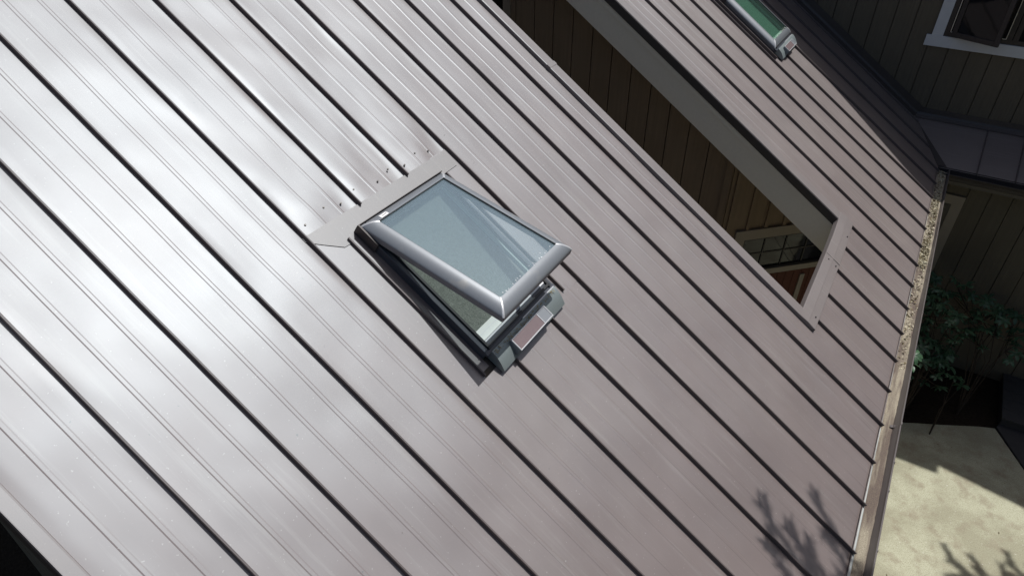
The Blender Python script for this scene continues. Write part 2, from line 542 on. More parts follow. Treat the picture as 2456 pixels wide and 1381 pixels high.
# cap strip across the lower end of the notch
b = MB(RL)
b.grid([[(uu, -.945 + dv, -.03), (uu, -.945 + dv, .026), (uu, -.940 + dv, .031), (uu, -.862 + dv, .034), (uu, -.858 + dv, .031), (uu, -.785 + dv, .029), (uu, -.780 + dv, .024), (uu, -.780 + dv, -.002)]
        for uu, dv in ((-.148, .005), (.35, .002), (.87, 0), (1.2, -.004), (1.655, -.022))])
b.face([(-.148, -.94, -.03), (-.148, -.94, .026), (-.148, -.862, .034), (-.148, -.785, .029), (-.148, -.775, -.002)])
capstrip = b.build('notch_cap', M['cap'], house)
b = MB(RL)
b.box(.862, .868, -.943, -.779, .0325, .0352)
b.build('joint', M['flash'], capstrip)
for uu, vv in ((1.36, -.815), (.80, -.902), (.80, -.815), (-.02, -.815)):
    b = MB(RL); b.slab([(uu + .006 * math.cos(k * math.pi / 4), vv + .006 * math.sin(k * math.pi / 4)) for k in range(8)], .028, .0385)
    b.build('screw', M['screw'], capstrip)

# gutter along the eave
def gutter(fn, a0, a1, mat, parent, name='gutter'):
    b = MB(fn)
    prof = [(-.006, .012), (-.006, -.105), (.075, -.108), (.082, -.098), (.100, -.060), (.118, -.030), (.124, -.012), (.132, -.010), (.134, -.016), (.128, -.022)]
    prof2 = [(.122, -.034), (.104, -.063), (.087, -.104), (.078, -.114), (-.010, -.111)]
    n = 40
    b.grid([[(a0 + (a1 - a0) * j / n, q, z + .002 * noise.noise(Vector((j * .3, 2, 0)))) for q, z in prof + prof2] for j in range(n + 1)])
    return b.build(name, mat, parent)
gut = gutter(lambda a, g, z: H(a, g + .012, z), -5.2, 4.62, M['gutter'], house)
b = MB(lambda u, g, z: H(u, g + .012, z))
b.box(-5.2, 4.6, -.030, -.010, -.22, -.012)
b.build('fascia_board', M['fascia'], house)
sed = MB(lambda u, g, z: H(u, g + .012, z))
rows = []
for j in range(300):
    uu = -5.15 + 9.7 * j / 299
    lvl = -.078 + .012 * noise.noise(Vector((uu * 1.3, 0, 0))) + .02 * max(0, min(1, (uu - .6) / 1.6)) + .02 * max(0, min(1, (uu - 2.3) / .6))
    rows.append([(uu, q, lvl + .006 * noise.noise(Vector((uu * 30, q * 40, 1))) + (.018 - q * .16)) for q in (-.004, .015, .035, .055, .075, .09, .105)])
sed.grid(rows)
sed.build('sediment', M['sediment'], gut, smooth=True)
for uu in (-4.2, -3.4, -2.6, -1.52, -1.0, -.72, -.30, .25, .72, 1.25, 1.72, 2.3, 2.8, 3.4, 4.0):
    b = MB(lambda u, g, z: H(u, g + .012, z))
    b.box(uu - .0045, uu + .0045, .128, .1362, -.0095, -.0075); b.box(uu - .0045, uu + .0045, .1345, .1368, -.03, -.0075)
    b.build('gutter_clip', M['gutter'], gut)
b = MB(lambda u, g, z: H(u, g + .012, z))
b.grid([[(uu, q, z) for q, z in ((.070, -.070), (.088, -.066), (.104, -.052), (.119, -.026), (.126, -.006), (.1345, -.005), (.1375, -.012), (.137, -.03))] for uu in (-.315, -.30, -.285)])
b.build('gutter_joint', M['gutter'], gut)
b = MB(lambda u, g, z: H(u, g, z))
b.grid([[(uu, -.02, -.004), (uu, .016 + .004 * noise.noise(Vector((uu * 3, 0, 0))) + max(0, -.2 - uu) * .006, -.016), (uu, .020 + max(0, -.2 - uu) * .007, -.03)] for uu in [-5.1 + .1 * j for j in range(97)]])
b.build('drip_edge', M['drip'], house)

# walls ------------------------------------------------------------
BW = .238
def boards(name, base, dirn, nrm, s0, s1, z0, ztop, mat, parent, bw=BW, th=.022, gap=.011, phase=0.0, backing=True):
    """vertical siding boards on a wall: base/dirn/nrm in (u,g); ztop(s)->height"""
    def fn(s, d, z): return H(base[0] + dirn[0] * s + nrm[0] * d, base[1] + dirn[1] * s + nrm[1] * d, z)
    if backing:
        k = MB(fn)
        ss = [s0 + (s1 - s0) * j / 8 for j in range(9)]
        for a, c in zip(ss, ss[1:]):
            i = [k.p(x, d, z) for x in (a, c) for d in (-.12, -.004) for z in (z0, ztop(x))]
            for q in ((0, 1, 3, 2), (4, 6, 7, 5), (0, 4, 5, 1), (2, 3, 7, 6), (1, 5, 7, 3)): k.f.append([i[r] for r in q])
        wall = k.build('wall', M['siding'], parent)
    else: wall = parent
    s = s0 - phase
    while s < s1:
        a, c = max(s, s0) + gap / 2, min(s + bw, s1) - gap / 2
        if c - a > .02:
            k = MB(fn)
            i = [k.p(x, d, z) for x in (a, c) for d in (-.003, th + random.uniform(-.0015, .0015)) for z in (z0, ztop(x))]
            for q in ((0, 1, 3, 2), (4, 6, 7, 5), (0, 4, 5, 1), (2, 3, 7, 6), (1, 5, 7, 3), (0, 2, 6, 4)): k.f.append([i[r] for r in q])
            k.build('siding_board', mat, wall)
        s += bw
    return wall, fn
roofz = lambda g: (-g) * math.tan(SL) - .16
# side wall of the right wing, seen through the notch
wall_side, fn_side = boards('wall', (1.9, 0), (0, 1), (-1, 0), -6.2, -1.905, -ZE, lambda s: roofz(s), M['siding_brown_lit'], house, phase=.05)
b = MB(fn_side); b.box(-1.975, -1.90, .020, .045, -ZE, 1.05); b.build('corner_board', M['siding_brown_lit'], wall_side)
b = MB(fn_side); b.box(-4.74, -4.65, .0235, .045, -ZE, 2.9); b.build('trim_board', M['tan'], wall_side)
b = MB(fn_side); b.box(-5.5, -4.74, .0235, .03, -1.2, 2.9); b.build('window_pane', M['pane'], wall_side)
# angled wall with the small window
q2 = 1 / math.sqrt(2)
A0 = (1.9, -1.905)
wall_ang, fn_ang = boards('wall', A0, (q2, q2), (-q2, q2), 0, 2.0, -ZE, lambda s: roofz(-1.905 + s * q2), M['siding_brown_lit'], house, bw=.40, th=.012, gap=.004, phase=.3)
for s in (.07, .315, .545, .775, 1.0, 1.23, 1.46):
    b = MB(fn_ang); b.box(s - .022, s + .022, .0135, .034, -.165, roofz(-1.905 + s * q2)); b.build('batten', M['siding_brown_lit'], wall_ang)
def window(parent, fn, s0, s1, z0, z1, tw, mt, d0=.02, cols=0, rows=0, sill=None, frame=None, fw=.03, glassd=None):
    win = MB(fn)
    win.box(s0 - tw, s0, d0, d0 + .024, z0, z1); win.box(s1, s1 + tw, d0, d0 + .024, z0, z1)
    win.box(s0 - tw, s1 + tw, d0, d0 + .026, z1, z1 + tw)
    win = win.build('window', mt, parent)
    gd = d0 + .004 if glassd is None else glassd
    p = MB(fn); p.box(s0 - .001, s1 + .001, gd - .004, gd, z0 - .001, z1 + .001); p.build('pane', M['pane'], win)
    f = MB(fn); fm = frame or M['darkframe']
    for a, c, e, g in ((s0, s0 + fw, z0, z1), (s1 - fw, s1, z0, z1), (s0 + fw, s1 - fw, z0, z0 + fw), (s0 + fw, s1 - fw, z1 - fw, z1)):
        f.box(a + .001, c - .001, gd + .001, gd + .014, e + .001, g - .001)
    f.build('frame', fm, win)
    for k in range(1, cols):
        s = s0 + (s1 - s0) * k / cols
        m = MB(fn); m.box(s - .008, s + .008, gd + .001, gd + .010, z0 + fw, z1 - fw); m.build('muntin', fm, win)
    for k in range(1, rows):
        z = z0 + (z1 - z0) * k / rows
        m = MB(fn); m.box(s0 + fw, s1 - fw, gd + .001, gd + .009, z - .008, z + .008); m.build('muntin', fm, win)
    if sill:
        ex, hh, dd = sill
        m = MB(fn); m.box(s0 - tw - ex, s1 + tw + ex, d0, d0 + dd, z0 - hh, z0 - .0005); m.build('sill', mt, win)
    return win
window(house, fn_ang, .305, 1.43, -.735, -.295, .125, M['tan'], d0=.016, cols=4, rows=2, sill=(0, .075, .05), fw=.018)
for k in range(8):
    a = .76 + k * .11
    b = MB(fn_ang); b.box(a + .003, a + .107, .016, .040, -ZE, -.835); b.build('red_board', M['redwood'], wall_ang)
b = MB(fn_ang); b.box(.675, .755, .016, .05, -ZE, -.82); b.build('trim_board', M['tan'], wall_ang)
b = MB(fn_ang); b.box(1.18, 1.24, .041, .06, -ZE, -.90); b.build('trim_board', M['tan'], wall_ang)
# wall under the eave (left part), gable wall at the left edge, back wall
k = MB(H)
k.box(-4.05, -.02, -.52, -.40, -ZE, .05)
k.build('wall', M['siding'], house)
k = MB(H); k.box(-.14, -.02, -6.2, -.53, -ZE, .25); k.build('wall', M['siding'], house)
k = MB(H); k.box(2.98, 5.4, -.55, -.43, -ZE, .05); k.build('wall', M['siding'], house)
gw, fn_g = boards('wall', (-4.12, 0), (0, 1), (-1, 0), -6.2, -.45, -ZE, lambda s: roofz(s) - .02, M['siding'], house)
k = MB(H); k.box(-4.0, 5.4, -6.36, -6.24, -ZE, 3.9); k.build('wall', M['siding'], house)
# back slope of the roof so that the house is closed
k = MB(lambda u, v, n: (u, 12.48 + (v * CS + n * SN), -v * SN + n * CS + ZE))
k.box(-4.44, 5.49, -7.5, 0, -.13, 0)
k.build('back_roof', M['roof'], house)

# tall wing: wall above the roof, its window, lower pent roof and the wall below it
UW = 5.50
tall, fn_t = boards('wall', (UW, 0), (0, 1), (-1, 0), -6.2, 4.2, -.2, lambda s: 3.85, M['siding'], house, bw=.2405, gap=.012, phase=.16)
window(house, fn_t, -.4610, 1.30, 1.320, 2.45, .125, M['white'], d0=.0245, fw=.055, glassd=.026)
b = MB(fn_t); b.box(-.640, 1.48, .0245, .054, 1.187, 1.3195); ws = b.build('window_sill', M['white'], house, bevel=.003)
for s in (.235, .30, .83):
    b = MB(fn_t); b.box(s - .028, s + .028, .03, .052, 1.375, 2.45); b.build('window_post', M['darkframe'], house)
for s, dd in ((-.395, .0575), (.200, .0575)):
    b = MB(fn_t); b.box(s - .004, s + .004, .05, dd, 1.38, 2.45); b.build('glazing_bead', M['fascia'], house)
b = MB(fn_t); b.box(-.39, .196, .041, .0575, 1.378, 1.384); b.build('glazing_bead', M['fascia'], house)
# casement sash standing open
hx, hd, an = -.365, .055, R(24)
fn_c = lambda s, d, z: fn_t(hx + s * math.cos(an) - d * math.sin(an), hd + s * math.sin(an) + d * math.cos(an), z)
b = MB(fn_c)
for a, c, e, g in ((0, .055, 1.335, 2.4), (.50, .555, 1.335, 2.4), (.055, .50, 1.335, 1.395), (.055, .50, 2.34, 2.4)):
    b.box(a, c, 0, .034, e, g)
cs = b.build('casement_sash', M['darkframe'], house, bevel=.003)
b = MB(fn_c); b.box(.05, .505, .014, .02, 1.39, 2.345); b.build('pane', M['pane'], cs)
# upper roof of the tall wing: overhanging eave that shades everything below it
EU, EZ, GC = 5.05, 3.68, 2.36
b = MB(H)
out = [(EU, -7.0), (EU, GC), (EU + .145, GC), (EU - .02, GC + .95), (EU - .02, 4.8)]
tn = math.tan(R(30))
for (ua, ga), (ub, gb) in zip(out, out[1:]):
    if abs(ga - gb) < 1e-6: continue
    i = [b.p(*q) for q in ((ua, ga, EZ - .06), (ub, gb, EZ - .06), (9.0, gb, EZ - .06), (9.0, ga, EZ - .06),
                            (ua, ga, EZ), (ub, gb, EZ), (9.0, gb, EZ + (9 - EU) * tn), (9.0, ga, EZ + (9 - EU) * tn))]
    for q in ((0, 1, 2, 3), (4, 7, 6, 5), (0, 4, 5, 1), (1, 5, 6, 2), (2, 6, 7, 3), (3, 7, 4, 0)): b.f.append([i[r] for r in q])
b.build('upper_roof', M['roof'], house)
k = MB(H); k.box(5.63, 9.0, -6.2, 4.2, -ZE, EZ - .065); k.build('wall', M['siding'], house)
# flashing where the roof meets the wall
b = MB(RL)
b.grid([[(5.36, v, .004), (5.40, v, .014), (5.445, v, .022), (5.458, v, .05), (5.462, v, .13)] for v in [-7.4 + 6.86 * j / 50 for j in range(51)]])
b.build('wall_flashing', M['brown'], house)
# pent roof
PS = .29 / .88
fn_p = lambda g, q, n: H(4.62 + q, g, q * PS + n)
pent = MB(fn_p)
pent.slab([(-.02, 0), (4.2, 0), (4.2, .86), (-.57, .86)], -.08, -.006)
pent = pent.build('pent_roof', M['deck'], house)
gs = [-.02, .43, .84, 1.25, 1.66, 2.07, 2.48, 2.9, 3.4, 4.2]
for a, c in zip(gs, gs[1:]):
    b = MB(fn_p)
    if a < 0: b.slab([(a + .012, -.02), (c - .006, -.02), (c - .006, .87), (-.55, .87)], -.005, .001)
    else: b.box(a + .006, c - .006, -.02, .87, -.005, .001)
    b.build('roof_panel', M['roof'], pent)
for a in gs[1:-1]:
    b = MB(fn_p); b.box(a - .005, a + .005, -.022, .868, -.004, .022); b.build('standing_seam', M['seam'], pent)
b = MB(fn_p); b.grid([[(-.03 + -.57 * t / .87 - .13, t, .012), (-.03 - .57 * t / .87, t, .010), (-.03 - .57 * t / .87 + .13, t, .006)] for t in (0, .3, .6, .86)])
b.build('valley_flashing', M['brown'], pent)
b = MB(fn_p); b.grid([[(g, .80, .012), (g, .84, .03), (g, .852, .055), (g, .856, .12)] for g in (-.5, .5, 1.5, 2.8, 4.2)])
b.build('wall_flashing', M['brown'], pent)
gutter(lambda a, g, z: H(4.60 - g, a, z - .004), .0, 4.2, M['brown'], pent)
b = MB(lambda a, g, z: H(4.60 - g, a, z)); b.box(.05, 4.2, -.035, -.012, -.2, -.012); b.build('fascia_board', M['brown'], pent)
b = MB(H); b.box(4.64, 5.0, .02, 4.2, -.16, -.14); b.build('soffit', M['soffit'], pent)
low, fn_l = boards('wall', (4.88, 0), (0, 1), (-1, 0), -.4, 4.2, -ZE, lambda s: -.145, M['siding'], house, bw=.24, gap=.012, phase=.1)
window(house, fn_l, -.75, .335, -1.75, -.555, .125, M['tan'], d0=.0245, fw=.05, sill=(0, .12, .03))

# ------------------------------------------------------------------ landing step
st = empty('step', HW(4.1, 2.5, -ZE), AZ)
tag(st, 'dark timber landing step against the shaded siding wall', 'step')
fs = lambda u, g, z: (u - 4.1 + .30, -(g - 2.5 + .11), z)
for k in range(6):
    b = MB(fs); a = 3.56 + k * .215; b.box(a, a + .209, 1.70, 3.4, .13, .165); b.build('plank', M['step'], st, bevel=.004)
b = MB(fs); b.box(3.585, 3.61, 1.72, 3.38, -.02, .129); b.build('riser', M['step'], st)
b = MB(fs); b.box(3.62, 4.84, 1.72, 1.745, -.02, .129); b.build('side_board', M['step'], st)

# ------------------------------------------------------------------ skylights
def skylight(uc, vh, ang, label, glass, fab, sticker=False):
    """local: x across (u), y upslope, z = roof normal; origin at hinge line on the roof"""
    root = bpy.data.objects.new('skylight', None); C.objects.link(root); root.empty_display_size = .2
    nrm = GX * SN + Vector((0, 0, CS)); dn = GX * CS - Vector((0, 0, SN))
    org = O + EX * uc + dn * vh
    m = Matrix((EX, -dn, nrm)).transposed().to_4x4(); m.translation = org
    root.matrix_world = m
    tag(root, label, 'skylight')
    HW2, L, F = .362, .921, .945
    D = lambda x, y, z: (x, -y, z)     # y measured downslope
    # curb frame of four rails
    b = MB(D)
    for a, c, e, g in ((-HW2, -HW2 + .048, -.01, F), (HW2 - .048, HW2, -.01, F), (-HW2 + .048, HW2 - .048, -.01, .045), (-HW2 + .048, HW2 - .048, F - .05, F)):
        b.box(a, c, e, g, -.012, .055)
    fr = b.build('curb_frame', M['cladding'], root, bevel=.004)
    # lip strips on top of the curb
    b = MB(D)
    for a, c, e, g in ((-HW2 + .030, -HW2 + .046, .02, F - .01), (HW2 - .046, HW2 - .030, .02, F - .01), (-HW2 + .03, HW2 - .03, F - .034, F - .018)):
        b.box(a, c, e, g, .052, .068)
    b.build('gasket', M['rubber'], fr, bevel=.002)
    b = MB(D)
    b.box(-HW2 - .002, HW2 + .002, F - .014, F + .012, .040, .0562); b.build('front_cladding', M['cladding'], fr, bevel=.003)
    b = MB(D); b.box(-HW2 + .05, HW2 - .05, F - .060, F - .0505, .03, .058); b.build('silver_strip', M['sill_silver'], fr)
    b = MB(D); b.box(-.01, HW2 - .02, F + .0005, F + .006, .0565, .066); b.build('silver_strip', M['alu_bright'], fr)
    # inner liner and blind
    b = MB(D)
    b.box(-HW2 + .0485, -HW2 + .062, .046, F - .061, .0, .046); b.box(HW2 - .062, HW2 - .0485, .046, F - .061, .0, .046)
    b.box(-HW2 + .0625, HW2 - .0625, .046, .058, .0, .046)
    b.build('liner', M['liner'], fr)
    b = MB(D)
    rows = []
    for j in range(61):
        y = .058 + (F - .061 - .058 - .065) * j / 60
        rows.append([(x, y, .021) for x in (-HW2 + .062, -.1, .1, HW2 - .062)])
    b.grid(rows)
    bl = b.build('blind', fab, root)
    b = MB(D); b.box(-HW2 + .063, HW2 - .063, F - .127, F - .0615, .016, .034); bb = b.build('bottom_bar', M['blindbar'], bl, bevel=.003)
    b = MB(D); b.box(-HW2 + .064, HW2 - .064, F - .098, F - .0955, .0335, .0348); b.build('groove', M['sill_silver'], bl)
    # sash, turning on the top edge
    ca, sa = math.cos(ang), math.sin(ang)
    hz = .060
    def Sx(x, l, h): return (x, -(l * ca - h * sa), hz + l * sa + h * ca)
    prof = []                       # (inward, height) of the curved cladding
    for k in range(11):
        t = k / 10
        prof.append((1 - math.cos(t * math.pi / 2) if False else t ** 1.15, .038 * math.sin(t * math.pi / 2) ** .9))
    wl, wt, wb = .074, .058, .077
    x0, x1, l0, l1 = -HW2, HW2, 0, L
    def corner(sx, sl, pr):
        w_ = wl; x = (x0 + w_ * pr[0]) if sx < 0 else (x1 - w_ * pr[0])
        l = (l0 + wt * pr[0]) if sl < 0 else (l1 - wb * pr[0])
        return x, l
    cor = [(-1, -1), (1, -1), (1, 1), (-1, 1)]
    sashroot = None
    full = [(0, -.030), (0, -.004)] + prof + [(1.0, .030)]
    for k in range(4):
        b = MB(Sx); rows = []
        for pr in full:
            a = corner(*cor[k], pr); c = corner(*cor[(k + 1) % 4], pr)
            gapd = .0022
            va = Vector((c[0] - a[0], c[1] - a[1])).normalized() * gapd
            rows.append([(a[0] + va.x, a[1] + va.y, pr[1]), (a[0] * .5 + c[0] * .5, a[1] * .5 + c[1] * .5, pr[1]), (c[0] - va.x, c[1] - va.y, pr[1])])
        b.grid(rows)
        o = b.build('sash_rail', M['alu'], sashroot or root, smooth=True)
        md = o.modifiers.new('es', 'EDGE_SPLIT'); md.split_angle = R(40)
    for k in range(4):              # pale mitre caps at the corners
        b = MB(Sx); rows = []
        for pr in prof:
            a = corner(*cor[k], pr)
            d1 = Vector((cor[(k + 1) % 4][0] - cor[k][0], cor[(k + 1) % 4][1] - cor[k][1])).normalized()
            d2 = Vector((cor[k - 1][0] - cor[k][0], cor[k - 1][1] - cor[k][1])).normalized()
            q = .009
            rows.append([(a[0] + d2.x * q, a[1] + d2.y * q, pr[1] + .0002), (a[0], a[1], pr[1] + .0022), (a[0] + d1.x * q, a[1] + d1.y * q, pr[1] + .0002)])
        b.grid(rows)
        b.build('corner_cap', M['alu_bright'], root, smooth=True)
    b = MB(Sx)
    for a, c, e, g in ((x0 + .004, x0 + .050, .004, L - .004), (x1 - .050, x1 - .004, .004, L - .004), (x0 + .05, x1 - .05, .004, .05), (x0 + .05, x1 - .05, L - .055, L - .004)):
        b.box(a, c, e, g, -.032, -.006)
    b.build('sash_frame', M['cladding'], root)
    b = MB(Sx); b.box(x0 + wl - .004, x1 - wl + .004, wt - .004, L - wb + .004, .026, .0300)
    gl = b.build('glass', glass, root)
    b = MB(Sx)
    for a, c, e, g in ((x0 + wl - .003, x0 + wl + .003, wt, L - wb), (x1 - wl - .003, x1 - wl + .004, wt, L - wb), (x0 + wl, x1 - wl, wt - .003, wt + .003)):
        b.box(a, c, e, g, .0302, .0365)
    b.build('glazing_seal', M['rubber'], root)
    # dirt line along the lower edge of the pane
    b = MB(Sx)
    rnd = random.Random(5)
    for k in range(34 if sticker else 150):
        x = rnd.uniform(x0 + wl + .004, x1 - wl - .004); y = L - wb - abs(rnd.gauss(0, .010)) - .002
        s_ = rnd.uniform(.0012, .0036)
        p = [(x + s_ * math.cos(j * 1.257 + k) * rnd.uniform(.6, 1.3), y + s_ * math.sin(j * 1.257 + k) * rnd.uniform(.6, 1.3)) for j in range(5)]
        b.face([(*q, .0309) for q in p])
    b.build('lichen', M['blindbar'] if not sticker else M['sill_silver'], root, kind='stuff')
    if ang > .05:                   # chain opener arm seen between sash and frame
        b = MB(D); b.box(.02, .05, F - .075, F - .062, .03, .20); b.build('opener_arm', M['rubber'], root)
    # curved cover below the frame, with the solar panel
    ux, uy = .338, F + .006
    b = MB(D); rows = []
    pf = []
    for k in range(13):
        t = k / 12
        pf.append((uy + .122 * t, .074 + .005 * math.sin(t * math.pi * .8) - .046 * t ** 1.5))
    pf = [(uy, .010)] + pf + [(uy + .121, .012)]
    n_ = 8
    b.grid([[(-ux + 2 * ux * j / n_, y, z) for j in range(n_ + 1)] for y, z in pf])
    for x in (-ux, ux): b.face([(x, y, z) for y, z in pf])
    un = b.build('motor_cover', M['alu_unit'], root, smooth=True)
    md = un.modifiers.new('es', 'EDGE_SPLIT'); md.split_angle = R(35)
    bx0, bx1, by0, by1 = -.208, .145, uy + .030, uy + .112
    zt = .096
    b = MB(D); b.box(bx0, bx1, by0, by1, .03, zt - .006); bx = b.build('solar_box', M['alu'], root, bevel=.003)
    b = MB(D); t_ = .007
    for a, c, e, g in ((bx0, bx1, by0, by0 + t_), (bx0, bx1, by1 - t_, by1), (bx0, bx0 + t_, by0 + t_, by1 - t_), (bx1 - t_, bx1, by0 + t_, by1 - t_), (bx1 - .092, bx1 - .085, by0 + t_, by1 - t_)):
        b.box(a, c, e, g, zt - .008, zt)
    b.build('solar_frame', M['alu_bright'], bx, bevel=.0015)
    b = MB(D); b.box(bx0 + t_, bx1 - .092, by0 + t_, by1 - t_, zt - .0075, zt - .003); b.build('solar_cell', M['pv'], bx)
    b = MB(D); b.box(bx1 - .085, bx1 - t_, by0 + t_, by1 - t_, zt - .0075, zt - .003); b.build('sensor_plate', M['alu'], bx)
    if sticker:
        b = MB(Sx)
        def stz(l): 
            t = min(1, max(0, l / wt)); return .038 * math.sin((t ** (1 / 1.15)) * math.pi / 2) ** .9 + .0012
        b.grid([[(x0 + .108 + .058 * i / 3 + (l - .03) * -.2, l, stz(l)) for i in range(4)] for l in (.026, .033, .040, .048, .055)])
        sk = b.build('sticker', M['sticker'], root)
        b = MB(Sx)
        for k in range(5):
            xx = x0 + .118 + k * .006
            b.face([(xx, .040, stz(.040) + .0008), (xx + .004, .040, stz(.04) + .0008), (xx + .004, .046, stz(.046) + .0008), (xx, .046, stz(.046) + .0008)])
        b.face([(x0 + .152, .034, stz(.034) + .0008), (x0 + .158, .034, stz(.034) + .0008), (x0 + .156, .044, stz(.044) + .0008), (x0 + .152, .042, stz(.042) + .0008)])
        b.build('sticker_print', M['ink'], sk)
    # flashing kit
    b = MB(D)
    if sticker:
        xl, xr = -.632, .562
        b.slab([(xl, -.132), (xr, -.132), (xr, -.010), (HW2 + .03, -.006), (-HW2 - .012, -.006), (-HW2 - .055, .03), (-HW2 - .12, .028), (-HW2 - .205, -.045), (xl, -.105)], .002, .0055)
        hf = b.build('head_flashing', M['flash'], root)
        b = MB(D); b.box(-.612, -HW2 - .07, -.14, F + .09, -.004, .0012); b.box(HW2 + .07, .596, -.14, F + .09, -.004, .0012)
        b.box(-HW2 - .0695, -HW2 + .0, -.02, F + .05, -.004, .001); b.box(HW2, HW2 + .0695, -.02, F + .05, -.004, .001)
        b.build('side_flashing', M['roof'], root)
    else:
        b.slab([(-.55, -.13), (.55, -.13), (.55, -.006), (-.55, -.006)], .026, .03); b.build('head_flashing', M['flash'], root)
    b = MB(D)
    for sx in (-1, 1):
        a = sx * (HW2 + .072)
        b.box(a - .0045, a + .0045, .0 if sx < 0 else -.004, F + .07, -.002, .022 if sticker else .034)
    b.build('side_upstand', M['seam'], root)
    b = MB(D)
    b.box(-HW2 - .012, -HW2 - .002, -.012, .14, .001, .072); b.box(-HW2 - .012, HW2 + .006, -.014, -.0105, .004, .066)
    b.build('apron', M['brown'], root)
    if sticker:
        for k, xx in enumerate((-.56, -.40, -.30, -.17, .0, .12, .24, .37, .47)):
            b = MB(D); yy = -.185 - .03 * (k % 2)
            b.slab([(xx + .0055 * math.cos(j * math.pi / 4), yy + .0055 * math.sin(j * math.pi / 4)) for j in range(8)], .001, .009)
            b.build('screw', M['screw'], hf)
        # dirt caught in the joint under the frame
        b = MB(D); rnd = random.Random(9)
        for k in range(160):
            x = rnd.uniform(-.33, .30); y = F + .012 + rnd.uniform(0, .022); s_ = rnd.uniform(.002, .006); z = .078 + rnd.uniform(0, .008)
            b.face([(x + s_ * math.cos(j * 2.1 + k), y + s_ * math.sin(j * 2.1 + k), z + rnd.uniform(-.003, .003)) for j in range(3)])
        b.build('joint_dirt', M['litter2'], root, kind='stuff')
    return root
skylight(-2.226, -3.426, R(18.7), 'open grey skylight with tilted blue glass sash in the middle of the roof', M['glass'], M['fabric'], True)
skylight(3.775, -3.43, 0.0, 'closed grey skylight with green glass beside the tall siding wall', M['glass_green'], M['fabric_green'])

# ------------------------------------------------------------------ litter
rnd = random.Random(11)
def litter(name, mat, label, cat, count, place, size):
    b = MB()
    for k in range(count):
        p = Vector(place()); s_ = rnd.uniform(*size)
        a = Vector((rnd.gauss(0, 1), rnd.gauss(0, 1), rnd.gauss(0, .5))).normalized(); c = a.orthogonal().normalized()
        c.rotate(Matrix.Rotation(rnd.uniform(0, 6.28), 3, a))
        q = rnd.uniform(.25, .6)
        b.f.append([b.p(*(p + a * s_)), b.p(*(p + c * s_ * q + Vector((0, 0, .002)))), b.p(*(p - a * s_)), b.p(*(p - c * s_ * q))])
    o = b.build(name, mat, recalc=False); o['kind'] = 'stuff'
    return tag(o, label, cat)
def gplace():
    u = rnd.uniform(2.1, 4.55) if rnd.random() < .85 else rnd.uniform(.4, 4.5)
    u = max(.2, u)
    return HW(u, .014 + rnd.uniform(.0, .085), -.045 + rnd.uniform(-.008, .024) - max(0, 2.3 - u) * .016)
litter('leaf_litter', M['litter'], 'pale dry leaves and needles filling the gutter beside the tall wing', 'leaf litter', 4200, gplace, (.006, .017))
litter('leaf_litter', M['litter2'], 'dark wet leaf bits mixed in the gutter debris', 'leaf litter', 1500, gplace, (.007, .02))
def rplace():
    u = rnd.uniform(-4.3, -.3); v = rnd.uniform(-5, -.1)
    p = HW(0, 0, 0) + EX * u + (GX * CS - Vector((0, 0, SN))) * v + (GX * SN + Vector((0, 0, CS))) * .004
    return p
litter('roof_debris', M['litter2'], 'tiny dark specks of debris scattered over the metal roof', 'debris', 26, rplace, (.002, .005))

def pplace():
    return PIX(rnd.uniform(2110, 2456), rnd.uniform(1060, 1381), -ZE + .018)
litter('fallen_leaves', M['litter2'], 'few small brown leaves and twigs scattered on the concrete patio', 'leaves', 14, pplace, (.006, .02))

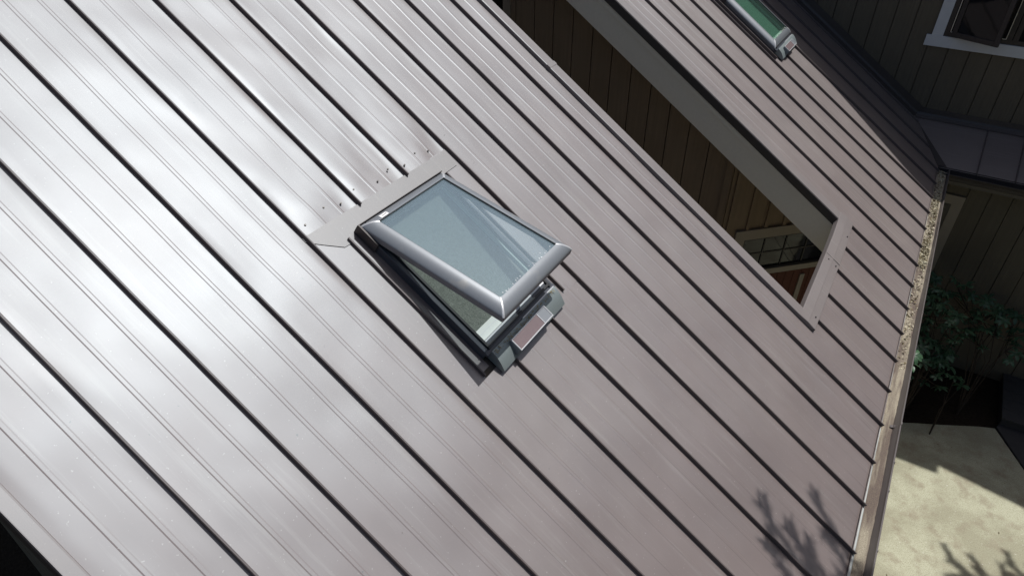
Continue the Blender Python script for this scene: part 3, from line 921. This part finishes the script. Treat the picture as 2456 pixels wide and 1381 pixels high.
# ------------------------------------------------------------------ shrubs with whorled leaves
lm = MB()
prof = [(0, 0), (.10, .008), (.30, .017), (.55, .0215), (.78, .018), (.93, .009), (1.0, .001)]
LL = .115
rows = []
for t, hw in prof:
    x = t * LL; dz = .018 * math.sin(t * 2.2) - .022 * t * t
    rows.append([(x, -hw * 1.05, dz + hw * .25), (x, 0, dz), (x, hw * 1.05, dz + hw * .25)])
lm.grid(rows)
leaf_src = bpy.data.objects.new('leaf_source', lm.mesh('leaf', smooth=True, recalc=False))
leaf_src.data.materials.append(M['leaf'])
def shrub(base, tips, label, seed, extra=0, parts=True, ground=True):
    rd = random.Random(seed)
    root = empty('shrub', base)
    tag(root, label, 'shrub', None)
    base = Vector(base)
    st = MB()
    fo = MB()
    def whorl(p, size, leaf_parts):
        nl = rd.randint(6, 9); a0 = rd.uniform(0, 6.28)
        tilt = Matrix.Rotation(rd.uniform(-.45, .45), 4, 'X') @ Matrix.Rotation(rd.uniform(-.45, .45), 4, 'Y')
        for k in range(nl):
            s_ = size * rd.uniform(.75, 1.12)
            m = Matrix.Translation(p) @ tilt @ Matrix.Rotation(a0 + k * 2 * math.pi / nl + rd.uniform(-.2, .2), 4, 'Z') \
                @ Matrix.Rotation(rd.uniform(-.15, .45), 4, 'Y') @ Matrix.Rotation(rd.uniform(-.3, .3), 4, 'X') @ Matrix.Scale(s_, 4)
            if leaf_parts: inst(leaf_src, 'leaf', root, mat4=m)
            else:
                i0 = len(fo.v)
                for q in lm.v: fo.v.append(tuple(m @ Vector(q)))
                for q in lm.f: fo.f.append([i0 + r for r in q])
    for k, tp in enumerate(tips):
        tl = Vector(tp) - base
        mid = Vector((tl.x * .35 + rd.uniform(-.1, .1), tl.y * .35 + rd.uniform(-.1, .1), tl.z * .6))
        st.tube([(0, 0, -.04), tuple(mid * .5 + Vector((0, 0, .05))), tuple(mid), tuple(tl)], [.009, .007, .005, .003], 5)
        whorl(tl, rd.uniform(.85, 1.15), parts)
        for _ in range(extra if tp[2] < ZE - 1.28 else 0):
            d = Vector((rd.gauss(0, .16), rd.gauss(0, .16), -abs(rd.gauss(.12, .16))))
            st.tube([tuple(mid * .4 + tl * .6), tuple(tl + d)], [.005, .003], 4)
            whorl(tl + d, rd.uniform(.7, 1.0), False)
    st.build('stem', M['bark'], root)
    if fo.v: fo.build('foliage', M['leaf'], root, smooth=True, recalc=False, kind='stuff')
    return root
def tips(lst): return [tuple(PIX(x, y, z)) for x, y, z in lst]
shrub(HW(3.05, .60, -ZE), tips([(2192, 850, -1.15), (2183, 872, -1.2), (2212, 832, -1.95), (2240, 826, -1.95), (2258, 845, -2.05), (2212, 868, -2.1), (2236, 862, -2.1), (2272, 852, -2.1), (2228, 815, -1.9), (2200, 805, -1.85)]),
      'dark green rhododendron with leaf whorls close below the gutter', 1, extra=3)
shrub(HW(3.6, .75, -ZE), tips([(2250, 715, -1.5), (2258, 738, -1.45), (2296, 758, -1.55), (2232, 720, -1.5), (2316, 792, -1.7), (2215, 780, -1.75), (2240, 690, -1.9), (2262, 700, -1.5)]),
      'loose rhododendron with spreading twigs in the middle of the planting bed', 2, extra=4)
shrub(HW(3.85, 1.35, -ZE), tips([(2318, 685, -1.35), (2352, 728, -1.5), (2368, 718, -1.65), (2396, 735, -1.75), (2346, 745, -1.6), (2408, 770, -1.7), (2362, 790, -1.85), (2436, 760, -1.8), (2445, 810, -1.9), (2330, 710, -1.7)]),
      'tall rhododendron with wide leaf rosettes nearest the landing step', 3, extra=5)
shrub(HW(4.5, .25, -ZE), tips([(2245, 625, -1.5), (2262, 640, -1.7), (2228, 650, -1.6), (2235, 665, -1.75), (2225, 700, -1.9)]),
      'small rhododendron under the beige trimmed window of the lower wall', 4, extra=1)
shrub(HW(3.2, 1.05, -ZE), tips([(2290, 905, -2.35), (2305, 925, -2.5), (2275, 880, -2.3)]), 'low sparse rhododendron at the edge of the concrete patio', 6)
pb = HW(2.55, -.62, -ZE)
shrub(pb, tips([(1932, 655, -1.15), (1945, 675, -1.3), (1918, 662, -1.35), (1938, 640, -1.3), (1950, 700, -1.5), (1925, 690, -1.6)]),
      'rhododendron growing in the gap below the metal cap strip', 7, extra=1)

# ------------------------------------------------------------------ conifers out of view whose boughs shade the eave and the patio
def conifer(base, height, rad, boughs, label, seed):
    rd = random.Random(seed)
    base = Vector(base)
    root = empty('conifer', base); tag(root, label, 'tree', None)
    tk = MB()
    tk.tube([(0, 0, -.1), (.03, 0, height * .3), (0, .04, height * .65), (0, 0, height)], [.17, .13, .08, .02], 10)
    cr = MB()
    def spray(p, d, ln, dens):
        d = d.normalized(); side = d.cross(Vector((0, 0, 1)))
        side = side.normalized() if side.length > .1 else Vector((1, 0, 0))
        n_ = int(ln * dens)
        for k in range(n_):
            t = rd.random(); q = p + d * ln * t
            sg = 1 if rd.random() < .5 else -1
            nd = (d * rd.uniform(.4, 1.0) + side * sg * rd.uniform(.3, 1) + Vector((0, 0, rd.uniform(-.35, .35)))).normalized()
            L_ = rd.uniform(.05, .10); wv = nd.cross(Vector((rd.gauss(0, 1), rd.gauss(0, 1), rd.gauss(0, 1)))).normalized() * .0042
            cr.f.append([cr.p(*(q - wv)), cr.p(*(q + wv)), cr.p(*(q + nd * L_))])
    def bough(a, c, sub, sl, dens):
        a, c = Vector(a), Vector(c); d = c - a; ln = d.length
        mid = (a + c) / 2 + Vector((0, 0, .08 * ln))
        tk.tube([tuple(a), tuple(mid), tuple(c)], [.035, .02, .006], 6)
        side = d.cross(Vector((0, 0, 1))).normalized()
        for k in range(sub):
            t = .35 + .65 * k / max(1, sub - 1)
            q = a + (mid - a) * (t * 2) if t < .5 else mid + (c - mid) * (t * 2 - 1)
            sg = 1 if k % 2 else -1
            sd = (d.normalized() * .8 + side * sg * rd.uniform(.5, .9) + Vector((0, 0, rd.uniform(-.1, .15)))).normalized()
            l2 = sl * (1.15 - .7 * t) * rd.uniform(.8, 1.2)
            tk.tube([tuple(q), tuple(q + sd * l2)], [.008, .003], 4)
            spray(q, sd, l2, dens)
        spray(mid, c - mid, (c - mid).length * 1.06, dens)
    for k in range(46):
        z = height * (.38 + .6 * (k / 46)); a = k * 2.4
        r = rad * (1 - (k / 46) * .85) * rd.uniform(.75, 1.05)
        bough((0, 0, z), (r * math.cos(a), r * math.sin(a), z - .12 * r), 7, .4, 110)
    for z, tgt, sub, sl, dens in boughs:
        bough((0, 0, z), Vector(tgt) - base, sub, sl, dens)
    tk.build('trunk', M['bark'], root)
    cr.build('crown', M['needle'], root, recalc=False)
    return root
def sunup(x, y, zs, zt, roofp=True):      # point at height zt whose shadow falls at photo pixel (x,y)
    if roofp:
        p = R(36.755)
        fw = Vector((0, math.cos(p), -math.sin(p))); up = Vector((0, math.sin(p), math.cos(p)))
        d = fw * 1590 + Vector((1, 0, 0)) * (x - 1228) - up * (y - 690.5)
        nrm = GX * SN + Vector((0, 0, CS)); c0 = Vector((0, 0, CAMZ))
        P = c0 + d * ((O - c0).dot(nrm) / d.dot(nrm))
    else: P = PIX(x, y, -ZE)
    return P + SUN * ((zt - P.z) / SUN.z)
B1 = [(5.3, sunup(1848, 1246, 0, 6.75), 12, .28, 560), (5.4, sunup(1970, 1220, 0, 6.85), 12, .28, 560), (5.2, sunup(1912, 1302, 0, 6.6), 12, .30, 620),
      (5.0, sunup(2000, 1308, 0, 6.5), 12, .28, 620), (5.1, sunup(1862, 1335, 0, 6.5), 12, .32, 620), (5.0, sunup(1955, 1345, 0, 6.4), 12, .32, 620)]
conifer((5.2, .7, 0), 8.6, 1.5, B1, 'conifer beside the patio whose boughs shade the lower eave', 21)
B2 = [(4.6, sunup(2290, 1356, 0, 5.3, False), 12, .5, 676), (4.7, sunup(2360, 1378, 0, 5.4, False), 12, .5, 676), (4.8, sunup(2430, 1363, 0, 5.5, False), 12, .55, 676),
      (4.5, sunup(2330, 1403, 0, 5.2, False), 12, .55, 728), (4.6, sunup(2420, 1398, 0, 5.3, False), 12, .55, 728)]
conifer((8.6, 2.9, 0), 8.0, 1.7, B2, 'conifer beyond the patio whose boughs shade the concrete', 22)

# ------------------------------------------------------------------ unseen broadleaf trees, added to block sky light over the patio
M['broadleaf'] = leafy('broadleaf_foliage', (.035, .075, .02), (.07, .12, .035), .5)
def broadleaf(base, height, rad, label, seed):
    rd = random.Random(seed)
    root = empty('tree', base); tag(root, label, 'tree')
    tk = MB()
    tk.tube([(0, 0, -.1), (.05, .02, height * .25), (-.04, .05, height * .5), (0, 0, height * .8)], [.22, .17, .11, .04], 10)
    cr = MB(); cl = []
    for k in range(34):
        a = rd.uniform(0, 6.283); z = height * rd.uniform(.30, .98)
        r = rad * math.sqrt(rd.random()) * math.sin(math.pi * min(.97, max(.12, (z / height - .22) / .8))) ** .6
        c = Vector((r * math.cos(a), r * math.sin(a), z)); cl.append(c)
        tk.tube([(0, 0, z * .62), tuple(c * .55 + Vector((0, 0, z * .34))), tuple(c)], [.05, .03, .008], 5)
        for q in range(150):
            d = Vector((rd.gauss(0, 1), rd.gauss(0, 1), rd.gauss(0, .7))) * rad * .19
            p = c + d; sz = rd.uniform(.07, .14)
            n1 = Vector((rd.gauss(0, 1), rd.gauss(0, 1), rd.gauss(0, 1))).normalized(); n2 = n1.orthogonal().normalized()
            cr.f.append([cr.p(*(p + n1 * sz)), cr.p(*(p + n2 * sz * .6)), cr.p(*(p - n1 * sz)), cr.p(*(p - n2 * sz * .6))])
    tk.build('trunk', M['bark'], root)
    cr.build('crown', M['broadleaf'], root, recalc=False)
broadleaf((9.0, -1.2, 0), 10.5, 2.8, 'tall broadleaf tree out of view, added to block sky light from the patio', 31)
broadleaf((11.8, 1.8, 0), 9.5, 2.6, 'broadleaf tree out of view behind the second conifer, added to block sky light', 32)
broadleaf((6.2, -4.4, 0), 11.0, 3.0, 'tall unseen broadleaf tree at the corner of the patio, added to block sky light', 33)
broadleaf((1.5, -7.5, 0), 11.5, 3.2, 'broad dark tree added out of view behind the left roof edge to block sky light', 34)
